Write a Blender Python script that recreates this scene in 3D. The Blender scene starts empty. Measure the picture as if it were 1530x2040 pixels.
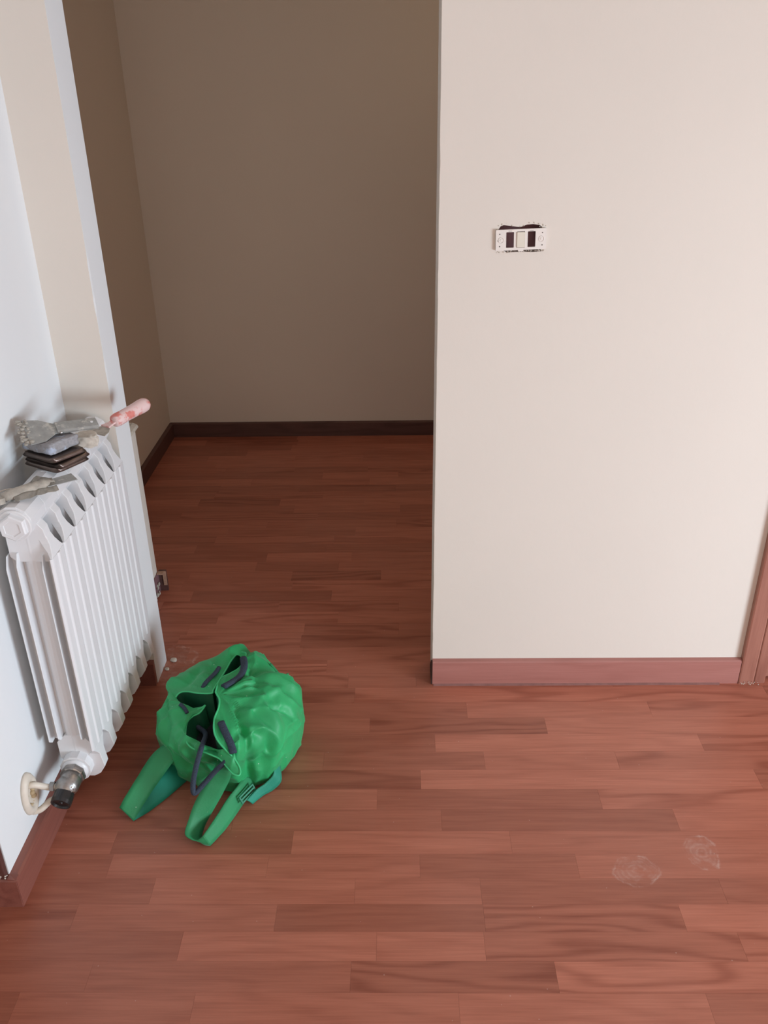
import bpy, bmesh, math, random
from mathutils import Vector, Matrix, noise
from mathutils.bvhtree import BVHTree
random.seed(7)
PI = math.pi
scene = bpy.context.scene
COL = scene.collection

# ------------------------------------------------------------------ camera
CAMROT = [[0.999842, 0.011163, -0.013868], [-0.00732, -0.452349, -0.891811], [-0.016228, 0.891771, -0.452196]]
cd = bpy.data.cameras.new('camera'); cam = bpy.data.objects.new('camera', cd); COL.objects.link(cam)
cd.sensor_fit = 'HORIZONTAL'; cd.sensor_width = 36.0; cd.lens = 39.9998
r_, d_, f_ = [Vector(v) for v in CAMROT]
m3 = Matrix((r_, -d_, -f_)).transposed()
cam.matrix_world = Matrix.Translation((0, 0, 1.58)) @ m3.to_4x4()
cd.clip_start = 0.02
scene.camera = cam

# ------------------------------------------------------------------ world, window light, exposure
w = bpy.data.worlds.new('sky'); scene.world = w; w.use_nodes = True
w.node_tree.nodes['Background'].inputs[0].default_value = (0.75, 0.87, 1.0, 1)
w.node_tree.nodes['Background'].inputs[1].default_value = 1.0
WIN = dict(x=2.9, y0=-0.85, y1=0.75, z0=0.06, z1=1.08)      # balcony window in the right-hand wall
ld = bpy.data.lights.new('window_light', 'AREA'); ld.shape = 'RECTANGLE'
ld.size = WIN['z1'] - WIN['z0'] - 0.1; ld.size_y = WIN['y1'] - WIN['y0'] - 0.1
ld.energy = 117; ld.color = (0.72, 0.87, 1.0)
lo = bpy.data.objects.new('window_light', ld); COL.objects.link(lo)
lo.location = (WIN['x'] - 0.02, (WIN['y0'] + WIN['y1']) / 2, (WIN['z0'] + WIN['z1']) / 2)
lo.rotation_euler = (0, PI / 2, 0)
# warm fill light added behind the camera, framed as an invented window
FILL_WIN = dict(x0=-0.2, x1=1.6, z0=0.06, z1=1.25)
l2 = bpy.data.lights.new('warm_fill_light', 'AREA'); l2.shape = 'RECTANGLE'; l2.size = 1.7; l2.size_y = 1.1
l2.energy = 15; l2.color = (1.0, 0.77, 0.56)
o2 = bpy.data.objects.new('warm_fill_light', l2); COL.objects.link(o2)
o2.location = ((FILL_WIN['x0'] + FILL_WIN['x1']) / 2, -2.38, (FILL_WIN['z0'] + FILL_WIN['z1']) / 2); o2.rotation_euler = (PI / 2, 0, 0)
# unseen warm fill light added under the passage ceiling, round the corner
l3 = bpy.data.lights.new('passage_fill_light', 'AREA'); l3.shape = 'DISK'; l3.size = 0.35; l3.energy = 5; l3.color = (1.0, 0.72, 0.45)
o3 = bpy.data.objects.new('passage_fill_light', l3); COL.objects.link(o3); o3.location = (0.9, 3.0, 2.62)
scene.view_settings.view_transform = 'Standard'; scene.view_settings.look = 'None'
scene.view_settings.gamma = 1.0; scene.view_settings.use_curve_mapping = False
scene.view_settings.exposure = 0.0

# ------------------------------------------------------------------ helpers
def srgb(r, g, b):
    f = lambda c: (c / 255 / 12.92) if c / 255 <= 0.04045 else ((c / 255 + 0.055) / 1.055) ** 2.4
    return (f(r), f(g), f(b), 1)

def obj(name, bm, m, parent=None, smooth=False, recalc=True):
    if recalc: bmesh.ops.recalc_face_normals(bm, faces=bm.faces)
    me = bpy.data.meshes.new(name); bm.to_mesh(me); bm.free()
    if m: me.materials.append(m)
    if smooth:
        for p in me.polygons: p.use_smooth = True
    o = bpy.data.objects.new(name, me); COL.objects.link(o)
    if parent: o.parent = parent
    return o

def link(name, me, parent=None):
    o = bpy.data.objects.new(name, me); COL.objects.link(o)
    if parent: o.parent = parent
    return o

def empty(name, loc=(0, 0, 0)):
    o = bpy.data.objects.new(name, None); COL.objects.link(o); o.location = loc; o.empty_display_size = 0.05
    return o

def tag(o, label, cat, group=None):
    o['label'] = label; o['category'] = cat
    if group: o['group'] = group
    return o

def struct(o):
    o['kind'] = 'structure'; return o

def box(bm, a, b, M=None):
    vs = [Vector((x, y, z)) for x in (a[0], b[0]) for y in (a[1], b[1]) for z in (a[2], b[2])]
    if M: vs = [M @ v for v in vs]
    v = [bm.verts.new(q) for q in vs]
    for f in ((0, 1, 3, 2), (4, 6, 7, 5), (0, 4, 5, 1), (2, 3, 7, 6), (0, 2, 6, 4), (1, 5, 7, 3)):
        bm.faces.new([v[i] for i in f])
    return v

def bx(name, a, b, m, parent=None, bev=0.0, seg=2):
    bm = bmesh.new(); box(bm, a, b)
    if bev: bmesh.ops.bevel(bm, geom=list(bm.edges), offset=bev, segments=seg, affect='EDGES', profile=0.5)
    return obj(name, bm, m, parent)

def prism(bm, pts, axis, a, b, M=None):
    """extrude a closed 2-D outline along an axis (0,1,2) from a to b"""
    def mk(p, t):
        v = [0, 0, 0]; o = [i for i in range(3) if i != axis]; v[o[0]], v[o[1]] = p; v[axis] = t
        v = Vector(v); return M @ v if M else v
    A = [bm.verts.new(mk(p, a)) for p in pts]; B = [bm.verts.new(mk(p, b)) for p in pts]
    n = len(pts)
    for i in range(n): bm.faces.new((A[i], A[(i + 1) % n], B[(i + 1) % n], B[i]))
    bm.faces.new(A[::-1]); bm.faces.new(B)

def frame_of(d):
    d = Vector(d).normalized(); u = Vector((0, 0, 1)) if abs(d.z) < 0.9 else Vector((1, 0, 0))
    s = d.cross(u).normalized(); return s, s.cross(d).normalized(), d

def tube(bm, pts, rad, n=12, flat=1.0, cap=True, up=None):
    """sweep an (elliptic) section along points; rad = number or list"""
    pts = [Vector(p) for p in pts]; N = len(pts)
    if not isinstance(rad, (list, tuple)): rad = [rad] * N
    rings = []; prev = None
    for i, p in enumerate(pts):
        d = (pts[min(i + 1, N - 1)] - pts[max(i - 1, 0)]).normalized()
        if prev is None:
            s, u, _ = frame_of(d)
            if up is not None:
                s = d.cross(Vector(up)).normalized(); u = s.cross(d).normalized()
        else:
            s = (prev - d * prev.dot(d)).normalized(); u = s.cross(d).normalized()
        prev = s
        rings.append([bm.verts.new(p + s * math.cos(2 * PI * k / n) * rad[i] + u * math.sin(2 * PI * k / n) * rad[i] * flat) for k in range(n)])
    for a, b in zip(rings, rings[1:]):
        for k in range(n): bm.faces.new((a[k], a[(k + 1) % n], b[(k + 1) % n], b[k]))
    if cap: bm.faces.new(rings[0][::-1]); bm.faces.new(rings[-1])
    return rings

def lathe(bm, o, d, prof, n=24, spin=0.0):
    """profile [(distance along d, radius)] turned about the line o+d; closed with caps"""
    s, u, d = frame_of(d); o = Vector(o); rings = []
    for t, r in prof:
        rings.append([bm.verts.new(o + d * t + (s * math.cos(2 * PI * k / n + spin) + u * math.sin(2 * PI * k / n + spin)) * max(r, 1e-4)) for k in range(n)])
    for a, b in zip(rings, rings[1:]):
        for k in range(n): bm.faces.new((a[k], a[(k + 1) % n], b[(k + 1) % n], b[k]))
    bm.faces.new(rings[0][::-1]); bm.faces.new(rings[-1])

def smooth_pts(P, k=6):
    """Catmull-Rom resample"""
    P = [Vector(p) for p in P]; out = []
    for i in range(len(P) - 1):
        a, b, c, d = P[max(i - 1, 0)], P[i], P[i + 1], P[min(i + 2, len(P) - 1)]
        for j in range(k):
            t = j / k
            out.append(0.5 * ((2 * b) + (c - a) * t + (2 * a - 5 * b + 4 * c - d) * t * t + (3 * b - a - 3 * c + d) * t ** 3))
    out.append(P[-1]); return out

# ------------------------------------------------------------------ materials
class MT:
    def __init__(s, name):
        s.m = bpy.data.materials.new(name); s.m.use_nodes = True; s.nt = s.m.node_tree
        s.b = s.nt.nodes['Principled BSDF']
    def n(s, t, **kw):
        q = s.nt.nodes.new(t)
        for k, v in kw.items():
            if k.startswith('i_'):
                key = k[2:].replace('_', ' ')
                q.inputs[int(key) if key.isdigit() else key].default_value = v
            else: setattr(q, k, v)
        return q
    def l(s, a, b): s.nt.links.new(a, b)
    def math(s, op, a, b=None, c=None):
        q = s.n('ShaderNodeMath', operation=op)
        for i, v in enumerate((a, b, c)):
            if v is None: continue
            if isinstance(v, (int, float)): q.inputs[i].default_value = v
            else: s.l(v, q.inputs[i])
        return q.outputs[0]
    def ramp(s, fac, stops):
        q = s.n('ShaderNodeValToRGB'); e = q.color_ramp.elements
        while len(e) < len(stops): e.new(0.5)
        for el, (p, c) in zip(e, stops): el.position = p; el.color = c
        s.l(fac, q.inputs[0]); return q.outputs[0]
    def mix(s, f, a, b, bt='MIX'):
        q = s.n('ShaderNodeMix', data_type='RGBA', blend_type=bt)
        for i, v in ((0, f), (6, a), (7, b)):
            if isinstance(v, (int, float, tuple)): q.inputs[i].default_value = v
            else: s.l(v, q.inputs[i])
        return q.outputs[2]
    def bump(s, h, strength, dist=0.002):
        q = s.n('ShaderNodeBump'); q.inputs['Strength'].default_value = strength; q.inputs['Distance'].default_value = dist
        s.l(h, q.inputs['Height']); s.l(q.outputs[0], s.b.inputs['Normal'])

def simple(name, col, rough=0.5, metal=0.0, var=0.08, scale=40, bump=0.15, spec=0.5, col2=None, spots=None):
    t = MT(name); pos = t.n('ShaderNodeNewGeometry').outputs['Position']
    nz = t.n('ShaderNodeTexNoise', i_Scale=scale, i_Detail=5.0); t.l(pos, nz.inputs['Vector'])
    c2 = col2 if col2 else tuple(c * (1 - 2.5 * var) for c in col[:3]) + (1,)
    c = t.ramp(nz.outputs[0], [(0.35, c2), (0.65, col)])
    if spots:
        n2 = t.n('ShaderNodeTexNoise', i_Scale=spots[1], i_Detail=4.0, i_Roughness=0.7); t.l(pos, n2.inputs['Vector'])
        f = t.ramp(n2.outputs[0], [(spots[2], (0, 0, 0, 1)), (spots[2] + 0.08, (1, 1, 1, 1))])
        c = t.mix(f, c, spots[0])
    t.l(c, t.b.inputs['Base Color'])
    t.b.inputs['Roughness'].default_value = rough; t.b.inputs['Metallic'].default_value = metal
    t.b.inputs['Specular IOR Level'].default_value = spec
    if bump: t.bump(nz.outputs[0], bump, 0.001)
    return t.m

def paint(name, col):
    t = MT(name); pos = t.n('ShaderNodeNewGeometry').outputs['Position']
    n1 = t.n('ShaderNodeTexNoise', i_Scale=1.7, i_Detail=3.0); t.l(pos, n1.inputs['Vector'])
    n2 = t.n('ShaderNodeTexNoise', i_Scale=60.0, i_Detail=6.0); t.l(pos, n2.inputs['Vector'])
    c = t.ramp(n1.outputs[0], [(0.3, tuple(x * 0.965 for x in col[:3]) + (1,)), (0.7, col)])
    t.l(c, t.b.inputs['Base Color']); t.b.inputs['Roughness'].default_value = 0.85
    t.b.inputs['Specular IOR Level'].default_value = 0.2
    h = t.math('ADD', n2.outputs[0], t.math('MULTIPLY', n1.outputs[0], 3.0))
    t.bump(h, 0.25, 0.0012)
    return t.m

def wood(name, base, dark, rough=0.4, planks=False, dust=None, coat=0.0, axis=0):
    """straight and cathedral grain running along X (or along the longest side by `axis`)"""
    t = MT(name); geo = t.n('ShaderNodeNewGeometry').outputs['Position']
    info = t.n('ShaderNodeObjectInfo')
    sep = t.n('ShaderNodeSeparateXYZ'); t.l(geo, sep.inputs[0])
    rnd = info.outputs['Random']
    o0, o1, o2_ = [(0, 1, 2), (1, 0, 2), (2, 0, 1)][axis]
    offx = t.math('MULTIPLY', rnd, 37.0)
    def vec(sx, sy, sz, off):
        q = t.n('ShaderNodeCombineXYZ')
        t.l(t.math('ADD', t.math('MULTIPLY', sep.outputs[o0], sx), off), q.inputs[0])
        t.l(t.math('ADD', t.math('MULTIPLY', sep.outputs[o1], sy), off), q.inputs[1])
        t.l(t.math('MULTIPLY', sep.outputs[o2_], sz), q.inputs[2]); return q.outputs[0]
    # warp field -> distorted rings give the flame figure
    warp = t.n('ShaderNodeTexNoise', i_Scale=1.0, i_Detail=2.0); t.l(vec(1.5, 9.0, 9.0, offx), warp.inputs['Vector'])
    ring = t.math('ADD', t.math('MULTIPLY', sep.outputs[o1], 120.0), t.math('MULTIPLY', warp.outputs[0], 42.0))
    ring = t.math('ADD', ring, t.math('MULTIPLY', sep.outputs[o2_], 120.0))
    wav = t.math('SINE', t.math('ADD', ring, t.math('MULTIPLY', rnd, 20.0)))
    wav = t.math('MULTIPLY_ADD', wav, 0.5, 0.5)
    wav = t.math('POWER', wav, 2.0)
    fine = t.n('ShaderNodeTexNoise', i_Scale=1.0, i_Detail=6.0, i_Roughness=0.65); t.l(vec(7.0, 230.0, 230.0, offx), fine.inputs['Vector'])
    big = t.n('ShaderNodeTexNoise', i_Scale=1.0, i_Detail=3.0); t.l(vec(3.0, 40.0, 40.0, offx), big.inputs['Vector'])
    fig = t.math('MULTIPLY_ADD', t.math('GREATER_THAN', t.math('FRACT', t.math('MULTIPLY', rnd, 7.3)), 0.72), 0.15, 0.09)
    f = t.math('MULTIPLY', wav, fig)
    f = t.math('ADD', f, t.math('MULTIPLY', fine.outputs[0], 0.55))
    f = t.math('ADD', f, t.math('MULTIPLY', big.outputs[0], 0.35))
    c = t.ramp(f, [(0.34, base), (0.80, dark)])
    if planks:
        att = t.n('ShaderNodeAttribute', attribute_name='tone')
        sc = t.n('ShaderNodeSeparateColor'); t.l(info.outputs['Color'], sc.inputs[0])
        tone = t.math('ADD', att.outputs['Fac'], sc.outputs[0])
        g = t.n('ShaderNodeCombineXYZ')
        t.l(tone, g.inputs[0]); t.l(t.math('POWER', tone, 1.15), g.inputs[1]); t.l(t.math('POWER', tone, 1.25), g.inputs[2])
        c = t.mix(1.0, c, g.outputs[0], 'MULTIPLY')
    rg = t.math('MULTIPLY_ADD', fine.outputs[0], 0.12, rough - 0.06)
    if dust:
        # dried plaster marks trodden onto the boards: rings inside an oval, each with broken edges
        tot = None
        dn = t.n('ShaderNodeTexNoise', i_Scale=14.0, i_Detail=6.0, i_Roughness=0.7); t.l(geo, dn.inputs['Vector'])
        br = t.n('ShaderNodeTexNoise', i_Scale=38.0, i_Detail=3.0); t.l(geo, br.inputs['Vector'])
        brk_ = t.ramp(br.outputs[0], [(0.42, (0, 0, 0, 1)), (0.60, (1, 1, 1, 1))])
        for (cx, cy, rx, ry, st) in dust:
            dx = t.math('DIVIDE', t.math('SUBTRACT', sep.outputs[0], cx), rx)
            dy = t.math('DIVIDE', t.math('SUBTRACT', sep.outputs[1], cy), ry)
            rr = t.math('SQRT', t.math('ADD', t.math('MULTIPLY', dx, dx), t.math('MULTIPLY', dy, dy)))
            rr = t.math('ADD', rr, t.math('MULTIPLY', t.math('SUBTRACT', dn.outputs[0], 0.5), 1.0))
            rings = t.math('POWER', t.math('MULTIPLY_ADD', t.math('SINE', t.math('MULTIPLY', rr, 26.0)), 0.5, 0.5), 2.0)
            inside = t.math('SUBTRACT', 1.0, t.math('SMOOTH_MIN', t.math('POWER', rr, 6.0), 1.0, 0.1)) 
            edge = t.math('POWER', t.math('MAXIMUM', t.math('SUBTRACT', 1.0, t.math('MULTIPLY', t.math('ABSOLUTE', t.math('SUBTRACT', rr, 0.95)), 9.0)), 0.0), 1.5)
            msk = t.math('MULTIPLY', t.math('ADD', t.math('MULTIPLY', t.math('MAXIMUM', inside, 0.0), t.math('MULTIPLY_ADD', rings, 0.40, 0.30)), t.math('MULTIPLY', edge, t.math('MULTIPLY', dn.outputs[0], 2.4))), t.math('MULTIPLY', t.math('MULTIPLY_ADD', brk_, 0.95, 0.05), st))
            tot = msk if tot is None else t.math('ADD', tot, msk)
        sp = t.n('ShaderNodeTexVoronoi', i_Scale=26.0); t.l(geo, sp.inputs['Vector'])
        speck = t.math('LESS_THAN', sp.outputs['Distance'], 0.035)
        haze = t.n('ShaderNodeTexNoise', i_Scale=2.3, i_Detail=5.0); t.l(geo, haze.inputs['Vector'])
        hz = t.ramp(haze.outputs[0], [(0.45, (0, 0, 0, 1)), (0.72, (1, 1, 1, 1))])
        tot = t.math('MINIMUM', t.math('ADD', t.math('ADD', tot, t.math('MULTIPLY', speck, 0.35)), t.math('MULTIPLY', hz, 0.05)), 1.0)
        c = t.mix(tot, c, srgb(214, 188, 176)); rg = t.math('ADD', rg, t.math('MULTIPLY', tot, 0.3))
    t.l(c, t.b.inputs['Base Color']); t.l(rg, t.b.inputs['Roughness'])
    t.b.inputs['Coat Weight'].default_value = coat; t.b.inputs['Coat Roughness'].default_value = 0.3
    t.bump(f, 0.12, 0.0006)
    return t.m

M = {}
M['wall'] = paint('wall_paint', (0.785, 0.715, 0.635, 1))
M['daylit_wall'] = paint('daylit_wall_paint', (0.81, 0.815, 0.815, 1))  # whiter, cooler wall tone: direct window light put into the colour
M['ceiling'] = paint('ceiling_paint', (0.82, 0.80, 0.77, 1))
M['floor'] = wood('laminate', (0.53, 0.186, 0.116, 1), (0.31, 0.087, 0.049, 1), rough=0.42, planks=True,
                  dust=[(0.524, 1.340, 0.052, 0.042, 0.35), (0.688, 1.392, 0.040, 0.048, 0.42), (-0.68, 2.10, 0.06, 0.10, 0.30)])
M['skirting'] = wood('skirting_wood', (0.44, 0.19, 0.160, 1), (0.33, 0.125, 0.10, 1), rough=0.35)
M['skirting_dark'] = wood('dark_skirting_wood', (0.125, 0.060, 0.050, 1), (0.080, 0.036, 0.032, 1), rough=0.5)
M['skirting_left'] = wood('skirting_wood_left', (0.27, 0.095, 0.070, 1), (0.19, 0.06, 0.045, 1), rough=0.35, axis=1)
M['casing'] = wood('casing_wood', (0.40, 0.175, 0.125, 1), (0.27, 0.10, 0.07, 1), rough=0.32, coat=0.3, axis=2)
M['jamb'] = wood('dark_jamb_wood', (0.11, 0.045, 0.038, 1), (0.07, 0.025, 0.022, 1), rough=0.4, axis=2)
M['rawwood'] = simple('raw_board_edge', srgb(190, 150, 125), 0.85, var=0.1, scale=120)
M['gap'] = simple('joint_underlay', (0.03, 0.018, 0.015, 1), 0.9)
M['enamel'] = simple('white_enamel', (0.80, 0.795, 0.80, 1), 0.32, var=0.01, scale=6, bump=0.02)
M['plaster'] = simple('dried_plaster', srgb(214, 204, 190), 0.9, var=0.06, scale=90, bump=0.6)
M['chrome'] = simple('worn_chrome', (0.44, 0.42, 0.40, 1), 0.40, 1.0, var=0.12, scale=70, bump=0.3, spots=(srgb(200, 190, 180), 90, 0.62))
M['black'] = simple('black_plastic', (0.02, 0.018, 0.018, 1), 0.3, var=0.05, spots=(srgb(150, 140, 130), 200, 0.68))
M['pipe'] = simple('cream_pipe', srgb(226, 214, 198), 0.5, var=0.04)
M['cavity'] = simple('cavity_red_brown', (0.26, 0.13, 0.14, 1), 0.9, var=0.1)
M['plastic'] = simple('ivory_plastic', srgb(236, 228, 220), 0.4, var=0.01, bump=0.02)
M['rocker'] = simple('ivory_rocker', srgb(228, 220, 204), 0.35, var=0.01, bump=0.0)
M['hole'] = simple('screw_hole', (0.12, 0.10, 0.09, 1), 0.8)
M['bronze'] = simple('bronze_plate', (0.24, 0.185, 0.16, 1), 0.32, 0.75, var=0.08, scale=30, bump=0.05)
M['zinc'] = simple('plaster_smeared_steel', (0.42, 0.42, 0.40, 1), 0.5, 0.35, var=0.08, scale=60, bump=0.4, spots=(srgb(200, 198, 190), 45, 0.56))
M['sponge'] = simple('grey_blue_sponge', srgb(160, 158, 160), 0.95, var=0.08, scale=160, bump=0.5, spots=(srgb(176, 184, 200), 30, 0.52))
M['caked'] = simple('plaster_caked_grey', srgb(186, 178, 166), 0.9, var=0.12, scale=80, bump=0.8)
M['pink'] = simple('red_plastic_under_plaster', srgb(222, 132, 122), 0.55, var=0.05, scale=60, bump=0.3, spots=(srgb(232, 200, 196), 22, 0.44))
M['lining'] = None

def fabric(name, col, col2, sheen=0.3, rough=0.5):
    t = MT(name); pos = t.n('ShaderNodeNewGeometry').outputs['Position']
    n1 = t.n('ShaderNodeTexNoise', i_Scale=9.0, i_Detail=4.0); t.l(pos, n1.inputs['Vector'])
    c = t.ramp(n1.outputs[0], [(0.3, col2), (0.7, col)])
    vo = t.n('ShaderNodeTexVoronoi', i_Scale=36.0); t.l(pos, vo.inputs['Vector'])
    sp = t.math('LESS_THAN', vo.outputs['Distance'], 0.045)
    c = t.mix(sp, c, srgb(190, 215, 195))
    t.l(c, t.b.inputs['Base Color']); t.b.inputs['Roughness'].default_value = rough
    t.b.inputs['Sheen Weight'].default_value = sheen; t.b.inputs['Sheen Roughness'].default_value = 0.4
    t.b.inputs['Sheen Tint'].default_value = (0.5, 1.0, 0.7, 1)
    n2 = t.n('ShaderNodeTexNoise', i_Scale=26.0, i_Detail=6.0, i_Roughness=0.6); t.l(pos, n2.inputs['Vector'])
    n3 = t.n('ShaderNodeTexNoise', i_Scale=900.0, i_Detail=2.0); t.l(pos, n3.inputs['Vector'])
    t.bump(t.math('ADD', n2.outputs[0], t.math('MULTIPLY', n3.outputs[0], 0.06)), 0.5, 0.004)
    return t.m
M['nylon'] = fabric('green_nylon', (0.022, 0.42, 0.135, 1), (0.018, 0.30, 0.098, 1))
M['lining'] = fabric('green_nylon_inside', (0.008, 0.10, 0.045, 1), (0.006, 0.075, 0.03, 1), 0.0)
M['hem'] = fabric('green_hem', (0.06, 0.62, 0.25, 1), (0.05, 0.52, 0.2, 1), 0.1)
M['strap'] = fabric('green_webbing', (0.024, 0.285, 0.105, 1), (0.020, 0.23, 0.085, 1), 0.2, 0.6)
M['teal'] = fabric('teal_strap_backing', (0.012, 0.30, 0.19, 1), (0.010, 0.24, 0.15, 1), 0.2, 0.6)
M['cord'] = simple('navy_cord', (0.045, 0.066, 0.100, 1), 0.95, var=0.2, scale=500, bump=1.0)
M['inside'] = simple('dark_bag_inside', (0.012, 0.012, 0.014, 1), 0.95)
t = MT('window_glass'); t.b.inputs['Transmission Weight'].default_value = 1.0; t.b.inputs['Roughness'].default_value = 0.0; t.b.inputs['IOR'].default_value = 1.05
M['glass'] = t.m

# ------------------------------------------------------------------ layout numbers (metres)
XL = -0.832       # radiator wall
YF = 2.012        # wall that carries the switch, and the stub beside the radiator
YB = 2.12         # its far face
XS = -0.712       # end of the stub
XR = 0.096        # left end of the switch wall
XA = -1.128       # left side of the dark passage
YA = 3.972        # end of the passage
H = 2.70
YC = 1.262        # near end of the radiator wall

# ------------------------------------------------------------------ floor: one object per board
floor = struct(bx('floor', (-2.2, -2.4, -0.06), (2.9, YA, -0.0035), M['gap']))
pm = bmesh.new(); box(pm, (0, 0, -0.0035), (1, 1, 0)); 
plank_me = bpy.data.meshes.new('plank'); bmesh.ops.recalc_face_normals(pm, faces=pm.faces); pm.to_mesh(plank_me); pm.free()
plank_me.materials.append(M['floor'])
PW = 0.0665; Y0 = 1.985
# row index (0 = first row this side of the switch wall) : [(end joint x, tone to its left)...], last tone
ROWS = {
 0: ([(-0.50, .80), (-0.128, .80)], 1.04), 1: ([(-0.45, .86), (0.189, .84), (0.70, 1.0)], .98),
 2: ([(-0.50, .9), (-0.081, .90), (0.40, .78)], 1.05), 3: ([(-0.35, .85), (0.095, .80), (0.799, 1.08)], .98),
 4: ([(-0.52, .92), (-0.198, .92), (0.22, .84), (0.563, 1.0)], .95), 5: ([(-0.60, .88), (0.053, .80), (0.90, 1.06)], .82),
 6: ([(-0.52, .92), (-0.056, .98), (0.49, .80)], 1.02), 7: ([(-0.40, .86), (0.099, .84), (0.657, .76)], 1.0),
 8: ([(-0.668, .96), (-0.251, .74), (0.256, 1.03)], .93), 9: ([(-0.658, .85), (-0.30, .97), (0.044, .94), (0.397, .80)], .96),
 10: ([(-0.544, .82), (-0.10, .99), (0.175, .94), (0.699, .80)], .82), 11: ([(-0.265, .90), (0.176, .76), (0.592, .86)], 1.05),
 12: ([(-0.453, .82), (-0.05, 1.02), (0.171, 1.02), (0.693, .88)], .95), 13: ([(-0.62, .86), (-0.10, .86), (0.306, .80)], 1.04),
 14: ([(-0.744, .82), (-0.40, .93), (0.11, .95), (0.586, .99)], .84), 15: ([(-0.5, .95), (0.0, .88), (0.45, 1.0)], .9),
 -1: ([(-0.558, .84), (-0.15, .98), (0.05, .98), (0.303, .9)], .95), -2: ([(-0.60, .82), (-0.218, 1.05), (0.2, .98)], .92),
 -3: ([(-0.653, .80), (-0.30, .94), (0.166, .92)], .86), -4: ([(-0.70, .95), (-0.310, .95), (0.12, .76)], .95),
 -5: ([(-0.68, .9), (-0.305, .98), (0.0, .82)], .84), -6: ([(-0.597, .78), (-0.2, 1.0)], .95),
 -7: ([(-0.80, .92), (-0.404, .92), (0.0, .88)], .9), -8: ([(-0.712, .95), (-0.23, .74)], .95), -9: ([(-0.76, .95), (-0.372, .9)], 1.0),
 -10: ([(-0.75, .92), (-0.381, .94), (-0.062, .8)], 1.0)}
n_planks = 0
def add_plank(x0, x1, y0, y1, tone):
    global n_planks
    o = link('plank', plank_me, floor); o.location = (x0 + 0.00012, y0 + 0.00012, random.uniform(-0.00012, 0))
    o.scale = (x1 - x0 - 0.00024, y1 - y0 - 0.00024, 1); o.color = (tone, tone, tone, 1); n_planks += 1
far_rows = int(math.ceil((YA - Y0) / PW))
for r in range(-far_rows, 16):
    y1 = Y0 - PW * r; y0 = y1 - PW
    y1c = min(y1, YA)
    xa = XA if y0 > YB else (XL if y0 > YC - 0.02 else -1.0)
    xb = 1.05 if r >= 0 else 0.62
    js, last = ROWS.get(r, (None, None))
    if js is None:
        js = []; x = xa + random.uniform(0.1, 0.5)
        while x < xb: js.append((x, random.choice((.78, .84, .9, .94, .98, 1.03)))); x += random.uniform(0.30, 0.56)
        last = random.choice((.8, .9, 1.0))
    cut = xa
    lst = list(js) + [(xb, last)]
    if r in ROWS and xa < lst[0][0] - 0.62:
        lst.insert(0, (lst[0][0] - random.uniform(0.32, 0.5), random.choice((.8, .9, 1.0))))
    for x, tone in lst:
        if x <= cut + 0.02: continue
        x = min(x, xb)
        add_plank(cut, x, y0, y1c, tone); cut = x
        if cut >= xb: break
# the boards nobody sees from the photograph's side: joined into one piece
def plank_mass(name, rects):
    bm = bmesh.new(); lay = bm.loops.layers.float_color.new('tone')
    for (xa, xb, ya, yb) in rects:
        y = ya
        while y < yb - 1e-4:
            ye = min(y + PW, yb); x = xa
            while x < xb - 1e-4:
                xe = min(x + random.uniform(0.3, 0.56), xb); tn = random.uniform(.78, 1.05)
                n0 = len(bm.faces); box(bm, (x + .0002, y + .0002, -0.0035), (xe - .0002, ye - .0002, 0))
                bm.faces.ensure_lookup_table()
                for f in bm.faces[n0:]:
                    for l in f.loops: l[lay] = (tn, tn, tn, 1)
                x = xe
            y = ye
    o = obj(name, bm, M['floor'], floor, recalc=True); o.color = (0, 0, 0, 1); o['kind'] = 'stuff'; return o
yn = Y0 - PW * 16
plank_mass('planks', [(1.05, 2.9, yn, Y0), (0.62, 2.9, Y0, YA), (-2.2, 2.9, yn - PW * 50, yn), (-2.2, -1.0, yn, YC - 0.02 + PW * 0.4)])

# ------------------------------------------------------------------ walls
def wall_box(name, a, b, m=None): return struct(bx(name, a, b, m or M['wall']))
wall_box('wall_left', (XL - 0.12, YC, 0), (XL, YF, H), M['daylit_wall'])  # wall colour carries the cool window light
# stub of wall beyond the radiator (the beige face and its bright end)
def rough_edge_wall(name, x_edge, x_far, ya, yb, sgn):
    """wall end whose front arris was plastered by hand: small waves in the corner line"""
    bm = bmesh.new(); N = 220; A = []; B = []
    for i in range(N + 1):
        z = H * i / N
        j = (noise.noise(Vector((z * 3, 1.3, sgn))) * 0.0016 + max(0, noise.noise(Vector((z * 14, 7.7, sgn)))) * 0.0022)
        A.append([bm.verts.new((x_edge - sgn * j * (1 if z < 1.3 else 0.3), ya, z)), bm.verts.new((x_edge, ya + 0.006, z)),
                  bm.verts.new((x_edge, yb, z)), bm.verts.new((x_far, yb, z)), bm.verts.new((x_far, ya, z)), bm.verts.new((x_edge - sgn * 0.02, ya, z))])
    for a, b in zip(A, A[1:]):
        for k in range(6): bm.faces.new((a[k], a[(k + 1) % 6], b[(k + 1) % 6], b[k]))
    bm.faces.new(A[0][::-1]); bm.faces.new(A[-1])
    return struct(obj(name, bm, M['wall']))
stub = rough_edge_wall('wall_stub', XS, XL - 0.12, YF, YB, 1)
stub.data.materials.append(M['daylit_wall'])          # window light on the end face is put into its colour
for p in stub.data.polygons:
    if p.normal.x > 0.7: p.material_index = 1

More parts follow.
